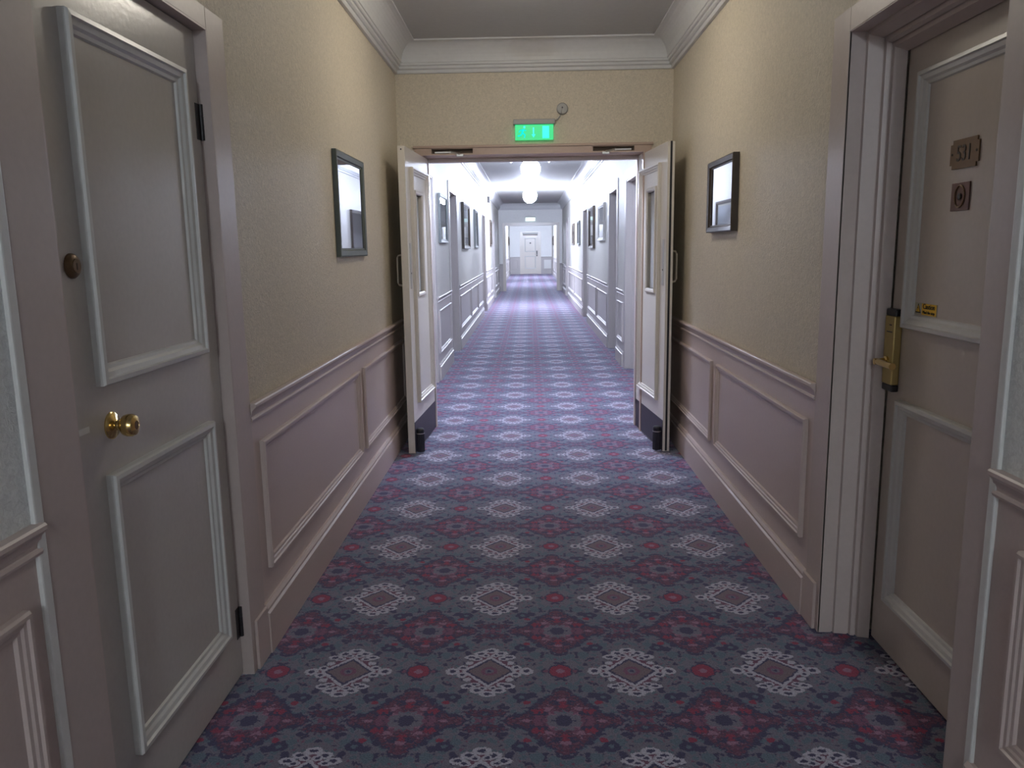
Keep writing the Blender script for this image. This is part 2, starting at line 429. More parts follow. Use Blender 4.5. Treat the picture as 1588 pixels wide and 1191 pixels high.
# near stretch, left wall with the door
L1 = (1.51, 2.335)               # opening of the near left door
wl = side_wall('wall_left', XL, -1, Y0, YB, [(L1[0], L1[1], 1.975)], wall_m, 'cream papered wall with rosy wainscot on the left')
lining(wl, XL, -1, [(Y0, 1.355), (2.467, YB)], [(-2.6, -1.3), (-1.2, 0.05), (0.15, 1.295), (2.545, 4.07), (4.185, 5.60)])
# woodchip paper and its bead on the camera's side of the door
bx('woodchip_paper', chip_m, (XL, Y0, ZD + .06), (XL + .003, 1.345, ZV + .02), wl)
bx('edge_bead', bead_m, (XL, 1.345, 0.0), (XL + .012, 1.372, ZV + .02), wl, .004)
# casing of that door
bx('door_casing', jamb_m, (XL, 2.335, 0.0), (XL + .010, 2.467, 2.035), wl, .002)
bx('door_casing', jamb_m, (XL, 1.372, 0.0), (XL + .010, 1.51, 2.035), wl, .002)
bx('door_casing', jamb_m, (XL, 1.51, 1.975), (XL + .010, 2.335, 2.035), wl, .002)
bx('door_jamb', jamb_m, (XL - .12, 2.3315, 0.0), (XL + .0095, 2.337, 1.975), wl)
bx('door_jamb', jamb_m, (XL - .12, 1.508, 0.0), (XL + .0095, 1.5135, 1.975), wl)
bx('door_head', jamb_m, (XL - .12, 1.508, 1.9705), (XL + .0095, 2.337, 1.978), wl)
bx('door_stop', jamb_m, (XL - .075, 2.300, 0), (XL - .1, 2.335, 1.975), wl)
bx('plinth_block', wain_m, (XL + .010, 2.36, 0), (XL + .020, 2.467, .17), wl, .002)

# near stretch, right wall with the recessed numbered door
R1 = (1.755, 2.62)
wr = side_wall('wall_right', XR, 1, Y0, YB, [(R1[0], R1[1], 1.997)], wall_m, 'cream papered wall with rosy wainscot on the right')
lining(wr, XR, 1, [(Y0, 1.655), (2.735, YB)], [(-2.6, -1.3), (-1.2, 0.2), (0.30, 1.545), (2.80, 4.17), (4.29, 5.60)])
bx('woodchip_paper', chip_m, (XR, Y0, ZD + .06), (XR - .003, 1.645, ZV + .02), wr)
bx('edge_bead', bead_m, (XR, 1.645, 0.0), (XR - .012, 1.672, ZV + .02), wr, .004)
bx('door_casing', jamb_m, (XR, 2.60, 0.0), (XR - .008, 2.735, 2.07), wr, .002)
bx('door_casing', jamb_m, (XR, 1.672, 0.0), (XR - .008, 1.76, 2.07), wr, .002)
bx('door_casing', jamb_m, (XR, 1.76, 1.997), (XR - .008, 2.60, 2.07), wr, .002)
bx('plinth_block', wain_m, (XR - .008, 2.625, 0), (XR - .020, 2.735, .172), wr, .002)
# moulded jamb, stepping in towards the door (plan: depth from the wall face, y)
JX = [0.0, .046, .048, .052, .054, .096, .098, .102, .104, .116, .118, .122, .124, .160]
JY = [2.600, 2.600, 2.606, 2.606, 2.594, 2.586, 2.592, 2.592, 2.578, 2.574, 2.580, 2.580, 2.566, 2.556]
m = MB()
prof = [(XR - .006 + d, y) for d, y in zip(JX, JY)] + [(XR + .160, 2.66), (XR - .006, 2.66)]
m.extrude(prof, (0, 0, 0), (0, 0, 2.03), (1, 0, 0), (0, 1, 0)); m.build('moulded_jamb', stile_m, wr)
m = MB()
prof = [(XR - .006 + d, 1.76 + 2.600 - y) for d, y in zip(JX, JY)] + [(XR + .160, 1.70), (XR - .006, 1.70)]
prof = [(x, min(y, 1.765)) for x, y in prof]
m.extrude(prof, (0, 0, 0), (0, 0, 2.03), (1, 0, 0), (0, 1, 0)); m.build('moulded_jamb', stile_m, wr)
m = MB()
prof = [(XR - .006 + d, 1.995 - (2.600 - y) * 1.55) for d, y in zip(JX, JY)] + [(XR + .160, 2.06), (XR - .006, 2.06)]
m.extrude(prof, (0, 1.72, 0), (0, 2.64, 0), (1, 0, 0), (0, 0, 1)); m.build('moulded_head', jamb_m, wr)

# bulkhead round the double doors
HX0, HX1, HZ = -0.735, 0.805, 2.003          # clear opening between the hinges
m = MB()
m.box((XL - TH, YB, 0), (HX0 - .06, YB2, ZC)); m.box((HX1 + .06, YB, 0), (XR + TH, YB2, ZC)); m.box((HX0 - .06, YB, HZ + .055), (HX1 + .06, YB2, ZC))
wf = struct(m.build('wall_front', wall_m), 'papered bulkhead wall above the double doors')
# frame of the double doors: linings, head with two slots for the closers, stop
fr = MB(); fr.box((HX0 - .06, YB - .012, 0), (HX0 - .004, YB2 + .01, HZ + .055)); fr.box((HX1 + .06, YB - .012, 0), (HX1 + .004, YB2 + .01, HZ + .055))
SL = ((-.675, -.385), (.455, .745))
xs = [HX0 - .004, SL[0][0], SL[0][1], SL[1][0], SL[1][1], HX1 + .004]
for i in (0, 2, 4): fr.box((xs[i], YB - .012, HZ), (xs[i + 1], YB2 + .01, HZ + .055))
for a, b in SL:
    fr.box((a, YB - .012, HZ + .042), (b, YB2 + .01, HZ + .055)); fr.box((a, YB - .012, HZ), (b, YB2 + .01, HZ + .010)); fr.box((a, YB + .03, HZ + .010), (b, YB2, HZ + .042))
frame = struct(fr.build('trim_1', head_m), 'brown painted frame of the double doors')
bx('head_moulding', head_m, (HX0 - .07, YB - .024, HZ + .047), (HX1 + .07, YB, HZ + .064), frame, .003)
bx('stop_strip', jamb_m, (HX0 - .004, YB + .19, HZ - .028), (HX1 + .004, YB2, HZ + .001), frame)
bx('stop_strip', jamb_m, (HX0 - .004, YB + .19, 0), (HX0 + .012, YB2, HZ - .028), frame)
bx('stop_strip', jamb_m, (HX1 + .004, YB + .19, 0), (HX1 - .012, YB2, HZ - .028), frame)
for (a, b), sg in zip(SL, (1, -1)):
    bx('closer_slot', dark_m, (a + .002, YB + .024, HZ + .011), (b - .002, YB + .029, HZ + .041), frame)
    m = MB(); xa = a + .02 if sg > 0 else b - .02; xm = (a + b) / 2 - sg * .015
    m.box((xa, YB - .006, HZ + .013), (xm, YB + .016, HZ + .026), .003)
    m.tube([(xm, YB + .004, HZ + .020), (xm + sg * .07, YB - .016, HZ + .004)], .009, 8)
    arm = m.build('closer_arm', steel_m, frame)
    bx('arm_bracket', steel_m, (xm + sg * .045, YB - .02, HZ - .012), (xm + sg * .095, YB + .004, HZ + .006), arm, .003)
    m = MB(); m.lathe((xm, YB - .004, HZ + .018), (0, -1, 0), [(.008, 0), (.008, .008), (.004, .010)], 12); m.build('pivot_pin', plastic_m, arm)

# the walls beyond
def openings(lst, h=2.055): return [(a, b, h) for a, b in lst]
OL = [(6.75, 7.95), (9.6, 10.52), (16.3, 17.3), (20.9, 21.95)]
OR = [(7.82, 8.76), (9.69, 10.58), (14.5, 15.6), (21.55, 22.6)]
wl2 = side_wall('wall_left.001', XL2, -1, YB2, YC, openings(OL), cold_lit_wall_m, 'long papered wall left of the corridor beyond the double doors')
wr2 = side_wall('wall_right.001', XR2, 1, YB2, YC, openings(OR), cold_lit_wall_m, 'long papered wall right of the corridor beyond the double doors')
CW = .12                          # casing width
def runs(ops, y0, y1):
    out, y = [], y0
    for a, b in ops: out.append((y, a - CW)); y = b + CW
    out.append((y, y1)); return [r for r in out if r[1] - r[0] > .1]
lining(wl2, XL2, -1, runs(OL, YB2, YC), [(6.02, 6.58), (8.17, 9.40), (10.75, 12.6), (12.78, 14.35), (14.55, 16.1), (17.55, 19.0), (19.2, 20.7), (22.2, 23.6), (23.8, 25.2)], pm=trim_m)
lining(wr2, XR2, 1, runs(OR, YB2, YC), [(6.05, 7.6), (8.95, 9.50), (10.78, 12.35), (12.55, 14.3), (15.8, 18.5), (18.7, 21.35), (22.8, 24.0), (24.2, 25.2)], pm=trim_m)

def recess_trim(parent, X, sg, a, b, h=2.055):
    """Casing and moulded lining of one recessed doorway."""
    D = .15
    for y0_, y1_ in ((a - CW, a), (b, b + CW)): bx('door_casing', trim_m, (X, y0_, 0), (X - sg * .010, y1_, h + .10), parent, .002)
    bx('door_casing', trim_m, (X, a, h), (X - sg * .010, b, h + .10), parent, .002)
    m = MB(); m.box((X - sg * .004, a, 0), (X + sg * D, a + .012, h)); m.box((X + sg * .06, a, 0), (X + sg * D, a + .022, h)); m.build('door_jamb', trim_m, parent)
    m = MB(); m.box((X - sg * .004, b, 0), (X + sg * D, b - .012, h)); m.box((X + sg * .06, b, 0), (X + sg * D, b - .022, h)); m.build('door_jamb', trim_m, parent)
    m = MB(); m.box((X - sg * .004, a + .012, h - .012), (X + sg * D, b - .012, h)); m.box((X + sg * .06, a + .022, h - .022), (X + sg * D, b - .022, h - .01)); m.build('door_head', jamb_m, parent)

def panel_door(num, X, sg, a, b, h, label, hinge_far=True):
    """A two-panel door slab in the YZ plane; its face is at X."""
    r = bx('door_%d' % num, door_m, (X, a, .008), (X + sg * .044, b, h), None, .002, loc=(X, b if hinge_far else a, 0))
    tag(r, label, 'door', None, 'structure')
    N = (-sg, 0, 0)
    for z0, z1 in ((1.075, 1.85), (.20, .865)):
        m = MB(); m.ring((X, 0, 0), (0, 1, 0), (0, 0, 1), N, a + .09, z0, b - .09, z1, BOLECTION); m.build('panel_moulding', mould_m, r)
    return r

names_l = ['first', 'second', 'third', 'fourth']
num = 10
for i, (a, b) in enumerate(OL):
    recess_trim(wl2, XL2, -1, a, b)
    d = panel_door(num, XL2 - .15, -1, a + .024, b - .024, 2.03, 'recessed pale door, %s along the left wall beyond the double doors' % names_l[i]); num += 1
    m = MB(); m.box((XL2 - .15, a + .045, .92), (XL2 - .128, a + .095, 1.15), .004); lk = m.build('lock_plate', dullbrass_m, d)
    m = MB(); m.tube([(XL2 - .128, a + .07, 1.0), (XL2 - .09, a + .07, 1.0), (XL2 - .088, a + .17, 1.0)], .009); m.build('door_handle', brass_m, d)
for i, (a, b) in enumerate(OR):
    recess_trim(wr2, XR2, 1, a, b)
    d = panel_door(num, XR2 + .15, 1, a + .024, b - .024, 2.03, 'recessed pale door, %s along the right wall beyond the double doors' % names_l[i]); num += 1
    m = MB(); m.box((XR2 + .15, b - .045, .92), (XR2 + .128, b - .095, 1.15), .004); m.build('lock_plate', dullbrass_m, d)
    m = MB(); m.tube([(XR2 + .128, b - .07, 1.0), (XR2 + .09, b - .07, 1.0), (XR2 + .088, b - .17, 1.0)], .009); m.build('door_handle', brass_m, d)

# second bulkhead and the last stretch
BX0, BX1, BH = -0.74, 0.89, 2.06
m = MB(); m.box((XL2 - TH, YC, 0), (BX0 - .09, YC2, ZC)); m.box((BX1 + .09, YC, 0), (XR2 + TH, YC2, ZC)); m.box((BX0 - .09, YC, BH + .09), (BX1 + .09, YC2, ZC))
wf2 = struct(m.build('wall_front.001', bright_lit_wall_m), 'papered bulkhead wall across the far corridor')
m = MB()
m.box((BX0 - .09, YC - .015, 0), (BX0, YC2 + .01, BH + .09)); m.box((BX1, YC - .015, 0), (BX1 + .09, YC2 + .01, BH + .09)); m.box((BX0, YC - .015, BH), (BX1, YC2 + .01, BH + .09))
struct(m.build('trim_2', leaf_m), 'pale frame of the far opening')
for sg, xx in ((-1, XL2), (1, XR2)):
    x_in = BX0 - .09 if sg < 0 else BX1 + .09
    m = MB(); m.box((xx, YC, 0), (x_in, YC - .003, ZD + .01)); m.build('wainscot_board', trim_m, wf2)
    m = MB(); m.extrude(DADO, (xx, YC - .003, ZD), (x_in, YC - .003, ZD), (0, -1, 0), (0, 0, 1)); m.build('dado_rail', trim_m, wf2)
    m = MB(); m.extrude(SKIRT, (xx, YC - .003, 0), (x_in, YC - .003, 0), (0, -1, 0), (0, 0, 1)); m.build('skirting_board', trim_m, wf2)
wl3 = side_wall('wall_left.002', XL3, -1, YC2, YE, [], cold_lit_wall_m, 'short papered wall left of the far end')
wr3 = side_wall('wall_right.002', XR3, 1, YC2, YE, [], cold_lit_wall_m, 'short papered wall right of the far end')
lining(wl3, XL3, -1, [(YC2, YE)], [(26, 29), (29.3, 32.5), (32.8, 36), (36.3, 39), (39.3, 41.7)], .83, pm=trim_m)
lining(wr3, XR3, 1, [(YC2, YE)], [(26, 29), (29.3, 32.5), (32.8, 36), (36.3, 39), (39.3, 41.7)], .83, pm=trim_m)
EX0, EX1, EZ = -0.33, 0.50, 2.07
m = MB(); m.box((XL3 - TH, YE, 0), (EX0, YE + TH, ZC)); m.box((EX1, YE, 0), (XR3 + TH, YE + TH, ZC)); m.box((EX0, YE, EZ), (EX1, YE + TH, ZC))
we = struct(m.build('wall_back', bright_lit_wall_m), 'papered end wall of the corridor')
for a, b in ((EX0 - .14, EX0), (EX1, EX1 + .14)): bx('door_casing', leaf_m, (a, YE, 0), (b, YE - .012, EZ + .14), we, .002)
bx('door_casing', leaf_m, (EX0, YE, EZ), (EX1, YE - .012, EZ + .14), we, .002)
m = MB(); m.extrude([(0, 0), (.15, -.06), (.15, .02), (0, .02)], (EX0, YE, EZ), (EX1, YE, EZ), (0, 1, 0), (0, 0, 1)); m.build('door_head', jamb_m, we)
for x, s in ((EX0, 1), (EX1, -1)):
    m = MB(); m.box((x, YE, 0), (x + s * .03, YE + .15, EZ)); m.build('door_jamb', leaf_m, we)
for a, b in ((XL3, EX0 - .14), (EX1 + .14, XR3)):
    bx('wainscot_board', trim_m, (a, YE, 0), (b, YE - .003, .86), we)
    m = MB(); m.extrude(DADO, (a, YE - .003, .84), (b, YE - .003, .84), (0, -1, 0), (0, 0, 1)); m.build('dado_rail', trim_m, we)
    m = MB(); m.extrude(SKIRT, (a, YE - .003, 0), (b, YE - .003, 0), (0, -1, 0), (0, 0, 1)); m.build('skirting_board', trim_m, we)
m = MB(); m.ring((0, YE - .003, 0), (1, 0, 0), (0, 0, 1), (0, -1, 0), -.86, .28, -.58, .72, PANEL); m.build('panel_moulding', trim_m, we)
m = MB(); m.extrude([(EX0 + .035, EZ - .012), (EX1 - .035, EZ - .012), (EX1 + .01, EZ + .095), (EX0 - .01, EZ + .095)], (0, YE - .012, 0), (0, YE - .030, 0), (1, 0, 0), (0, 0, 1)); hb = m.build('head_board', grey_m, we); hb['label'] = 'grey board over the end door'
d = bx('door_5', leaf_m, (EX0 + .03, YE + .10, .008), (EX1 - .03, YE + .144, EZ - .05), None, .002, loc=(EX1, YE + .12, 0))
tag(d, 'pale panelled door in the end wall, closing the corridor', 'door', None, 'structure')
for z0, z1 in ((.28, .945), (1.165, 1.88)):
    m = MB(); m.ring((0, YE + .10, 0), (1, 0, 0), (0, 0, 1), (0, -1, 0), EX0 + .11, z0, EX1 - .13, z1, BOLECTION); m.build('panel_moulding', mould_m, d)
bx('lock_plate', iron_m, (EX1 - .10, YE + .075, .93), (EX1 - .045, YE + .10, 1.22), d, .004)
m = MB(); m.tube([(EX1 - .07, YE + .08, 1.02), (EX1 - .07, YE + .03, 1.02), (EX1 - .19, YE + .03, 1.02)], .01); m.build('door_handle', steel_m, d)
m = MB(); m.lathe(((EX0 + EX1) / 2, YE + .10, 1.62), (0, -1, 0), [(.04, 0), (.04, .008), (.03, .012)], 16); m.build('door_number_disc', iron_m, d)
# wall behind the camera
struct(bx('wall_back.001', wall_m, (XL - TH, Y0 - .1, 0), (XR + TH, Y0, ZC)), 'papered wall behind the viewpoint')

# coving round each stretch: a trim of its own, mitred
cove = [(0, 0), (.018, 0), (.022, .008), (.022, .022), (.030, .024), (.038, .030), (.038, .044), (.048, .046), (.052, .050), (.052, .062), (.058, .064)]
for i in range(0, 9):
    t = math.pi / 2 * i / 8
    cove.append((.058 + .090 * (1 - math.cos(t)), .064 + .116 * math.sin(t)))
cove += [(.162, .180), (.162, .19), (0, .19)]
def coving(nm, x0, x1, y0, y1, label):
    m = MB(); m.ring((0, 0, ZV), (1, 0, 0), (0, 1, 0), (0, 0, 1), x0, y0, x1, y1, cove)
    struct(m.build(nm, cove_m), label)
coving('trim_3', XL, XR, Y0, YB, 'white stepped coving round the near ceiling')
coving('trim_4', XL2, XR2, YB2, YC, 'white stepped coving of the ceiling beyond the double doors')
coving('trim_5', XL3, XR3, YC2, YE, 'white stepped coving at the far end')

# ---------------------------------------------------------------- near left door
DX = XL - .026
d1 = bx('door_1', door_m, (DX, L1[0] + .006, .008), (DX - .044, L1[1] - .006, 1.968), None, .002, loc=(DX, L1[1], 0))
tag(d1, 'closed two-panel door with a brass knob at the left', 'door', None, 'structure')
for z0, z1 in ((1.068, 1.842), (.185, .868)):
    m = MB(); m.ring((DX, 0, 0), (0, 1, 0), (0, 0, 1), (1, 0, 0), 1.655, z0, 2.218, z1, BOLECTION); tag(m.build('panel_moulding', mould_m, d1), 'panel moulding, colour lightened as if lit')
ky, kz = 1.700, .972
m = MB(); m.lathe((DX, ky, kz), (1, 0, 0), [(.031, 0), (.031, .003), (.027, .007), (.014, .010), (.011, .013), (.011, .020), (.016, .024), (.023, .030), (.0255, .038), (.0255, .047), (.022, .054), (.015, .057), (.010, .0575), (.009, .054)], 32)
kb = m.build('door_knob', brass_m, d1, smooth=True); kb['label'] = 'round polished brass knob'
m = MB(); m.lathe((DX + .0542, ky, kz), (1, 0, 0), [(.009, 0), (.009, .002), (.005, .003)], 16); m.build('key_cylinder', bronze_m, kb)
m = MB(); m.lathe((DX, 1.610, 1.328), (1, 0, 0), [(.026, 0), (.026, .004), (.022, .009), (.015, .011), (.014, .013), (.012, .013)], 28)
dl = m.build('deadlock_rose', bronze_m, d1, smooth=True); dl['label'] = 'round brown brass lock rose'
bx('keyhole', dark_m, (DX + .0125, 1.608, 1.320), (DX + .0138, 1.612, 1.334), dl)
for z in (1.72, .185):
    m = MB(); m.lathe((DX + .004, L1[1] - .004, z - .05), (0, 0, 1), [(.007, 0), (.007, .032), (.0062, .033), (.007, .034), (.007, .066), (.0062, .067), (.007, .068), (.007, .10)], 12)
    m.box((DX, L1[1] - .034, z - .05), (DX + .0015, L1[1] - .006, z + .05)); m.build('hinge', iron_m, d1)
bx('latch_plate', bead_m, (DX, L1[0] + .03, kz + .005), (DX + .0015, L1[0] + .10, kz + .018), d1)
m = MB(); m.lathe((DX + .001, L1[0] + .05, kz + .02), (1, 0, 0), [(.004, 0), (.004, .002)], 10); m.build('screw', iron_m, d1)

# ---------------------------------------------------------------- numbered door
DR = 1.17
d2 = bx('door_2', door2_m, (DR, 1.745, .012), (DR + .044, 2.555, 1.945), None, .002, loc=(DR, 1.74, 0))
tag(d2, 'recessed room door numbered 531 with a brass card lock', 'door', None, 'structure')
for z0, z1 in ((1.090, 1.845), (.188, .862)):
    m = MB(); m.ring((DR, 0, 0), (0, 1, 0), (0, 0, 1), (-1, 0, 0), 1.815, z0, 2.455, z1, BOLECTION); tag(m.build('panel_moulding', mould_m, d2), 'panel moulding, colour lightened as if lit')
# number plate with notched corners
def notched(y0, y1, z0, z1, c):
    return [(y0 + c, z0), (y1 - c, z0), (y1 - c, z0 + c), (y1, z0 + c), (y1, z1 - c), (y1 - c, z1 - c), (y1 - c, z1), (y0 + c, z1), (y0 + c, z1 - c), (y0, z1 - c), (y0, z0 + c), (y0 + c, z0 + c)]
m = MB(); m.extrude(notched(2.125, 2.265, 1.545, 1.622, .011), (DR, 0, 0), (DR - .004, 0, 0), (0, 1, 0), (0, 0, 1))
pl = m.build('number_plate', bronze_m, d2); pl['label'] = 'bronze number plate reading 531'
lettering('numerals', '531', .060, plateink_m, (DR - .0044, 2.195, 1.583), (0, -1, 0), (0, 0, 1), (-1, 0, 0), pl, .85)
for y in (2.135, 2.255):
    m = MB(); m.lathe((DR - .004, y, 1.585), (-1, 0, 0), [(.0035, 0), (.0035, .001)], 10); m.build('screw', ink_m, pl)
bx('peephole_plate', copper_m, (DR, 2.155, 1.433), (DR - .004, 2.245, 1.508), d2, .001)
pp = [o for o in d2.children if o.name.startswith('peephole_plate')][0]; pp['label'] = 'square brown plate with an oval ring'
m = MB(); pts = [(DR - .005, 2.200 + .024 * math.cos(t * math.pi / 12), 1.471 + .029 * math.sin(t * math.pi / 12)) for t in range(25)]
m.tube(pts, .0022, 8); m.build('oval_ring', bronze_m, pp)
m = MB(); m.lathe((DR - .004, 2.200, 1.471), (-1, 0, 0), [(.009, 0), (.009, .003), (.005, .004)], 16); m.build('peephole_lens', black_m, pp)
# caution sticker
bx('warning_sticker', stickerpale_m, (DR, 2.278, 1.1370), (DR - .0012, 2.408, 1.1720), d2)
st = [o for o in d2.children if o.name.startswith('warning_sticker')][0]; st['label'] = 'yellow sticker reading Caution Mind the step'
bx('sticker_field', yellow_m, (DR - .0012, 2.281, 1.1380), (DR - .0018, 2.365, 1.1710), st)
def tri(y, z, s, x): return [(x, y - s, z - s * .75), (x, y + s, z - s * .75), (x, y, z + s * .95)]
for nm, s, x, mt in (('warning_triangle', .0165, DR - .0016, ink_m), ('triangle_field', .0115, DR - .0021, yellow_m)):
    m = MB(); a = tri(2.387, 1.1540, s, x); b = [(p[0] + .0004, p[1], p[2]) for p in a]; m.strip([a, b]); m.build(nm, mt, st)
lettering('lettering', '!', .016, ink_m, (DR - .0024, 2.387, 1.1535), (0, -1, 0), (0, 0, 1), (-1, 0, 0), st)
lettering('lettering', 'Caution', .0215, ink_m, (DR - .0021, 2.323, 1.1625), (0, -1, 0), (0, 0, 1), (-1, 0, 0), st, 1.0)
lettering('lettering', 'Mind the step', .0125, ink_m, (DR - .0021, 2.323, 1.1455), (0, -1, 0), (0, 0, 1), (-1, 0, 0), st, 1.0)
# card lock and lever
LX = DR - .026
m = MB(); m.box((DR, 2.480, 0.9030), (LX, 2.546, 1.1220), .004); lk = m.build('card_lock', dullbrass_m, d2); lk['label'] = 'dull brass card lock with black ends'
bx('lock_end_cap', black_m, (DR, 2.479, 1.1220), (LX + .002, 2.547, 1.1440), lk, .004)
bx('lock_end_cap', black_m, (DR, 2.479, 0.8810), (LX + .002, 2.547, 0.9030), lk, .004)
bx('card_slot', black_m, (LX, 2.492, 1.0700), (LX - .0012, 2.528, 1.0735), lk)
bx('indicator_lamp', black_m, (LX, 2.497, 1.0920), (LX - .0012, 2.512, 1.0955), lk)
m = MB(); m.lathe((LX, 2.516, 0.9760), (-1, 0, 0), [(.017, 0), (.017, .006), (.011, .009), (.0105, .040), (.0, .041)], 20)
m.tube([(LX - .028, 2.522, 0.9760), (LX - .032, 2.500, 0.9760), (LX - .032, 2.405, 0.9750)], .0105, 14)
hd = m.build('lever_handle', brass_m, lk, smooth=True)

# ---------------------------------------------------------------- double door leaves
def leaf(num, hinge, free, mside, label, seal):
    """Local frame: x from the hinge towards the free edge, n = mside * y towards the corridor."""
    hx, hy = hinge; dx, dy = free[0] - hx, free[1] - hy
    Lw = math.hypot(dx, dy); T = .045; ZT = 1.995
    def P(x, n, z): return (x, mside * n, z)
    # leaf body with a slot cut for the vision panel
    u0, u1, v0, v1 = Lw - .49, Lw - .285, 1.065, 1.715
    m = MB()
    m.box(P(0, 0, .006), P(u0, -T, ZT)); m.box(P(u1, 0, .006), P(Lw, -T, ZT)); m.box(P(u0, 0, .006), P(u1, -T, v0)); m.box(P(u0, 0, v1), P(u1, -T, ZT))
    bmesh.ops.remove_doubles(m.bm, verts=m.bm.verts, dist=1e-5)
    r = m.build('door_%d' % num, leaf_m, None, world=False)
    r.location = (hx, hy, 0); r.rotation_euler = (0, 0, math.atan2(dy, dx))
    tag(r, label, 'door', None, 'structure')
    kw = dict(world=False)
    # raised moulding on the corridor face and bead round the slot
    m = MB(); m.ring((0, 0, 0), (1, 0, 0), (0, 0, 1), (0, mside, 0), .085, .325, Lw - .145, 1.882, BOLECTION); m.build('panel_moulding', leaf_m, r, **kw)
    m = MB(); m.ring((0, 0, 0), (1, 0, 0), (0, 0, 1), (0, mside, 0), u0 - .028, v0 - .028, u1 + .028, v1 + .028, [(0, 0), (0, .008), (.006, .012), (.020, .010), (.028, .002), (.028, -T), (.026, -T), (.026, 0)]); m.build('glazing_bead', leaf_m, r, **kw)
    m = MB(); m.box(P(u0, -T / 2 - .003, v0), P(u1, -T / 2 + .003, v1)); m.build('glass_pane', wired_m, r, **kw)
    # kick plate, edge strip, holder, pull handle on the wall face
    m = MB(); m.box(P(.004, 0, .01), P(Lw - .004, .002, .215)); m.build('kick_plate', kick_m, r, **kw)
    m = MB(); m.box(P(Lw - .082, 0, 1.10), P(Lw - .040, .004, 1.395), .001); fp = m.build('finger_plate', steel_m, r, **kw)
    m = MB(); m.lathe(P(Lw - .061, .004, 1.20), (0, mside, 0), [(.006, 0), (.006, .0015)], 12); m.build('keyhole', ink_m, fp, **kw)
    cx = Lw - .034; cr = .027
    m = MB(); nn = 32; rings = []
    for z in (.012, .135):
        rings.append([P(cx + (cr - (.0022 if j % 2 else 0)) * math.cos(2 * math.pi * j / nn), .004 + cr + (cr - (.0022 if j % 2 else 0)) * math.sin(2 * math.pi * j / nn), z) for j in range(nn)])
    m.strip(rings); hold = m.build('door_holder', black_m, r, **kw); hold['label'] = 'black ribbed holder at the foot of the leaf'
    m = MB(); m.lathe(P(cx, .004 + cr, .135), (0, 0, 1), [(cr + .001, 0), (cr + .001, .006)], 24); m.build('holder_band', steel_m, hold, **kw)
    m = MB(); m.lathe(P(cx, .004 + cr, .141), (0, 0, 1), [(cr, 0), (cr, .022), (cr - .006, .030), (.010, .032), (.0, .032)], 24); m.build('holder_cap', black_m, hold, **kw)
    m = MB(); hpts = [P(Lw - .05, -T, 1.12), P(Lw - .05, -T - .030, 1.125), P(Lw - .05, -T - .038, 1.14), P(Lw - .05, -T - .038, 1.30), P(Lw - .05, -T - .030, 1.315), P(Lw - .05, -T, 1.32)]
    m.tube(hpts, .007, 10); m.build('pull_handle', steel_m, r, **kw)
    if seal:
        m = MB(); m.box(P(Lw, -T * .66, .01), P(Lw + .0015, -T * .36, ZT + .001)); m.build('edge_seal', black_m, r, **kw)
    else:
        m = MB(); m.lathe(P(Lw, -T * .5, ZT - .02), (1, 0, 0), [(.005, 0), (.005, .001)], 10); m.build('edge_screw', black_m, r, **kw)
    for z in (.22, 1.0, 1.78):
        m = MB(); m.lathe(P(-.006, .004, z - .05), (0, 0, 1), [(.006, 0), (.006, .1)], 10); m.build('hinge', steel_m, r, **kw)
    return r
leaf(3, (-.728, 5.86), (-.774, 5.085), 1, 'off-white double door leaf standing open at the left, hinged on the left jamb', False)
leaf(4, (.800, 5.86), (.874, 5.085), -1, 'off-white double door leaf with black edge seal, standing open on the right jamb', True)

# ---------------------------------------------------------------- pictures
def picture(X, sg, y0, y1, z0, z1, fmat, prt, fw, depth, label, group):
    """Hangs on the wall face X; sg = -1 left wall, +1 right wall."""
    nx = -sg; yc_ = (y0 + y1) / 2
    r = empty('framed_picture', (X, yc_, z0)); tag(r, label, 'picture', group)
    N = (nx, 0, 0)
    m = MB(); m.ring((X, 0, 0), (0, 1, 0), (0, 0, 1), N, y0, z0, y1, z1, [(0, .001), (0, depth * .9), (fw * .15, depth), (fw * .7, depth * .85), (fw * .8, depth * .6), (fw, depth * .55), (fw, .001)])
    m.build('picture_frame', fmat, r)
    a, b = fw * .8, depth * .30
    mw = .035
    m = MB(); m.ring((X, 0, 0), (0, 1, 0), (0, 0, 1), N, y0 + a, z0 + a, y1 - a, z1 - a, [(0, .002), (0, b), (mw, b), (mw, .002)]); m.build('mount', mount_m, r)
    bx('print', prt, (X + nx * .002, y0 + a + mw, z0 + a + mw), (X + nx * (b - .003), y1 - a - mw, z1 - a - mw), r)
    m = MB(); m.poly([(X + nx * depth * .5, y0 + a, z0 + a), (X + nx * depth * .5, y1 - a, z0 + a), (X + nx * depth * .5, y1 - a, z1 - a), (X + nx * depth * .5, y0 + a, z1 - a)]); m.build('glass', glass_m, r)
    return r
pa = print_mat('pale_town_print', (0.62, 0.64, 0.58), (0.42, 0.43, 0.34), (0.16, 0.17, 0.12), 1.3, .55)
pb = print_mat('misty_shore_print', (0.58, 0.62, 0.66), (0.48, 0.50, 0.50), (0.30, 0.33, 0.36), 4.1, .30)
pc = print_mat('soft_meadow_print', (0.66, 0.67, 0.66), (0.45, 0.48, 0.40), (0.25, 0.27, 0.24), 8.7, .45)
picture(XL, -1, 3.765, 4.385, 1.322, 1.822, greenframe_m, pa, .042, .024, 'dark green framed print on the near cream wall before the left door leaf', None)
picture(XR, 1, 3.885, 4.425, 1.418, 1.788, brownframe_m, pb, .038, .034, 'dark brown framed print on the near cream wall before the right door leaf', None)
G1, G2 = 'framed prints along the left wall beyond the doors', 'framed prints along the right wall beyond the doors'
picture(XL2, -1, 8.40, 9.14, 1.42, 1.935, greyframe_m, pc, .04, .03, 'grey framed print, nearest one on the left wall beyond the double doors', G1)
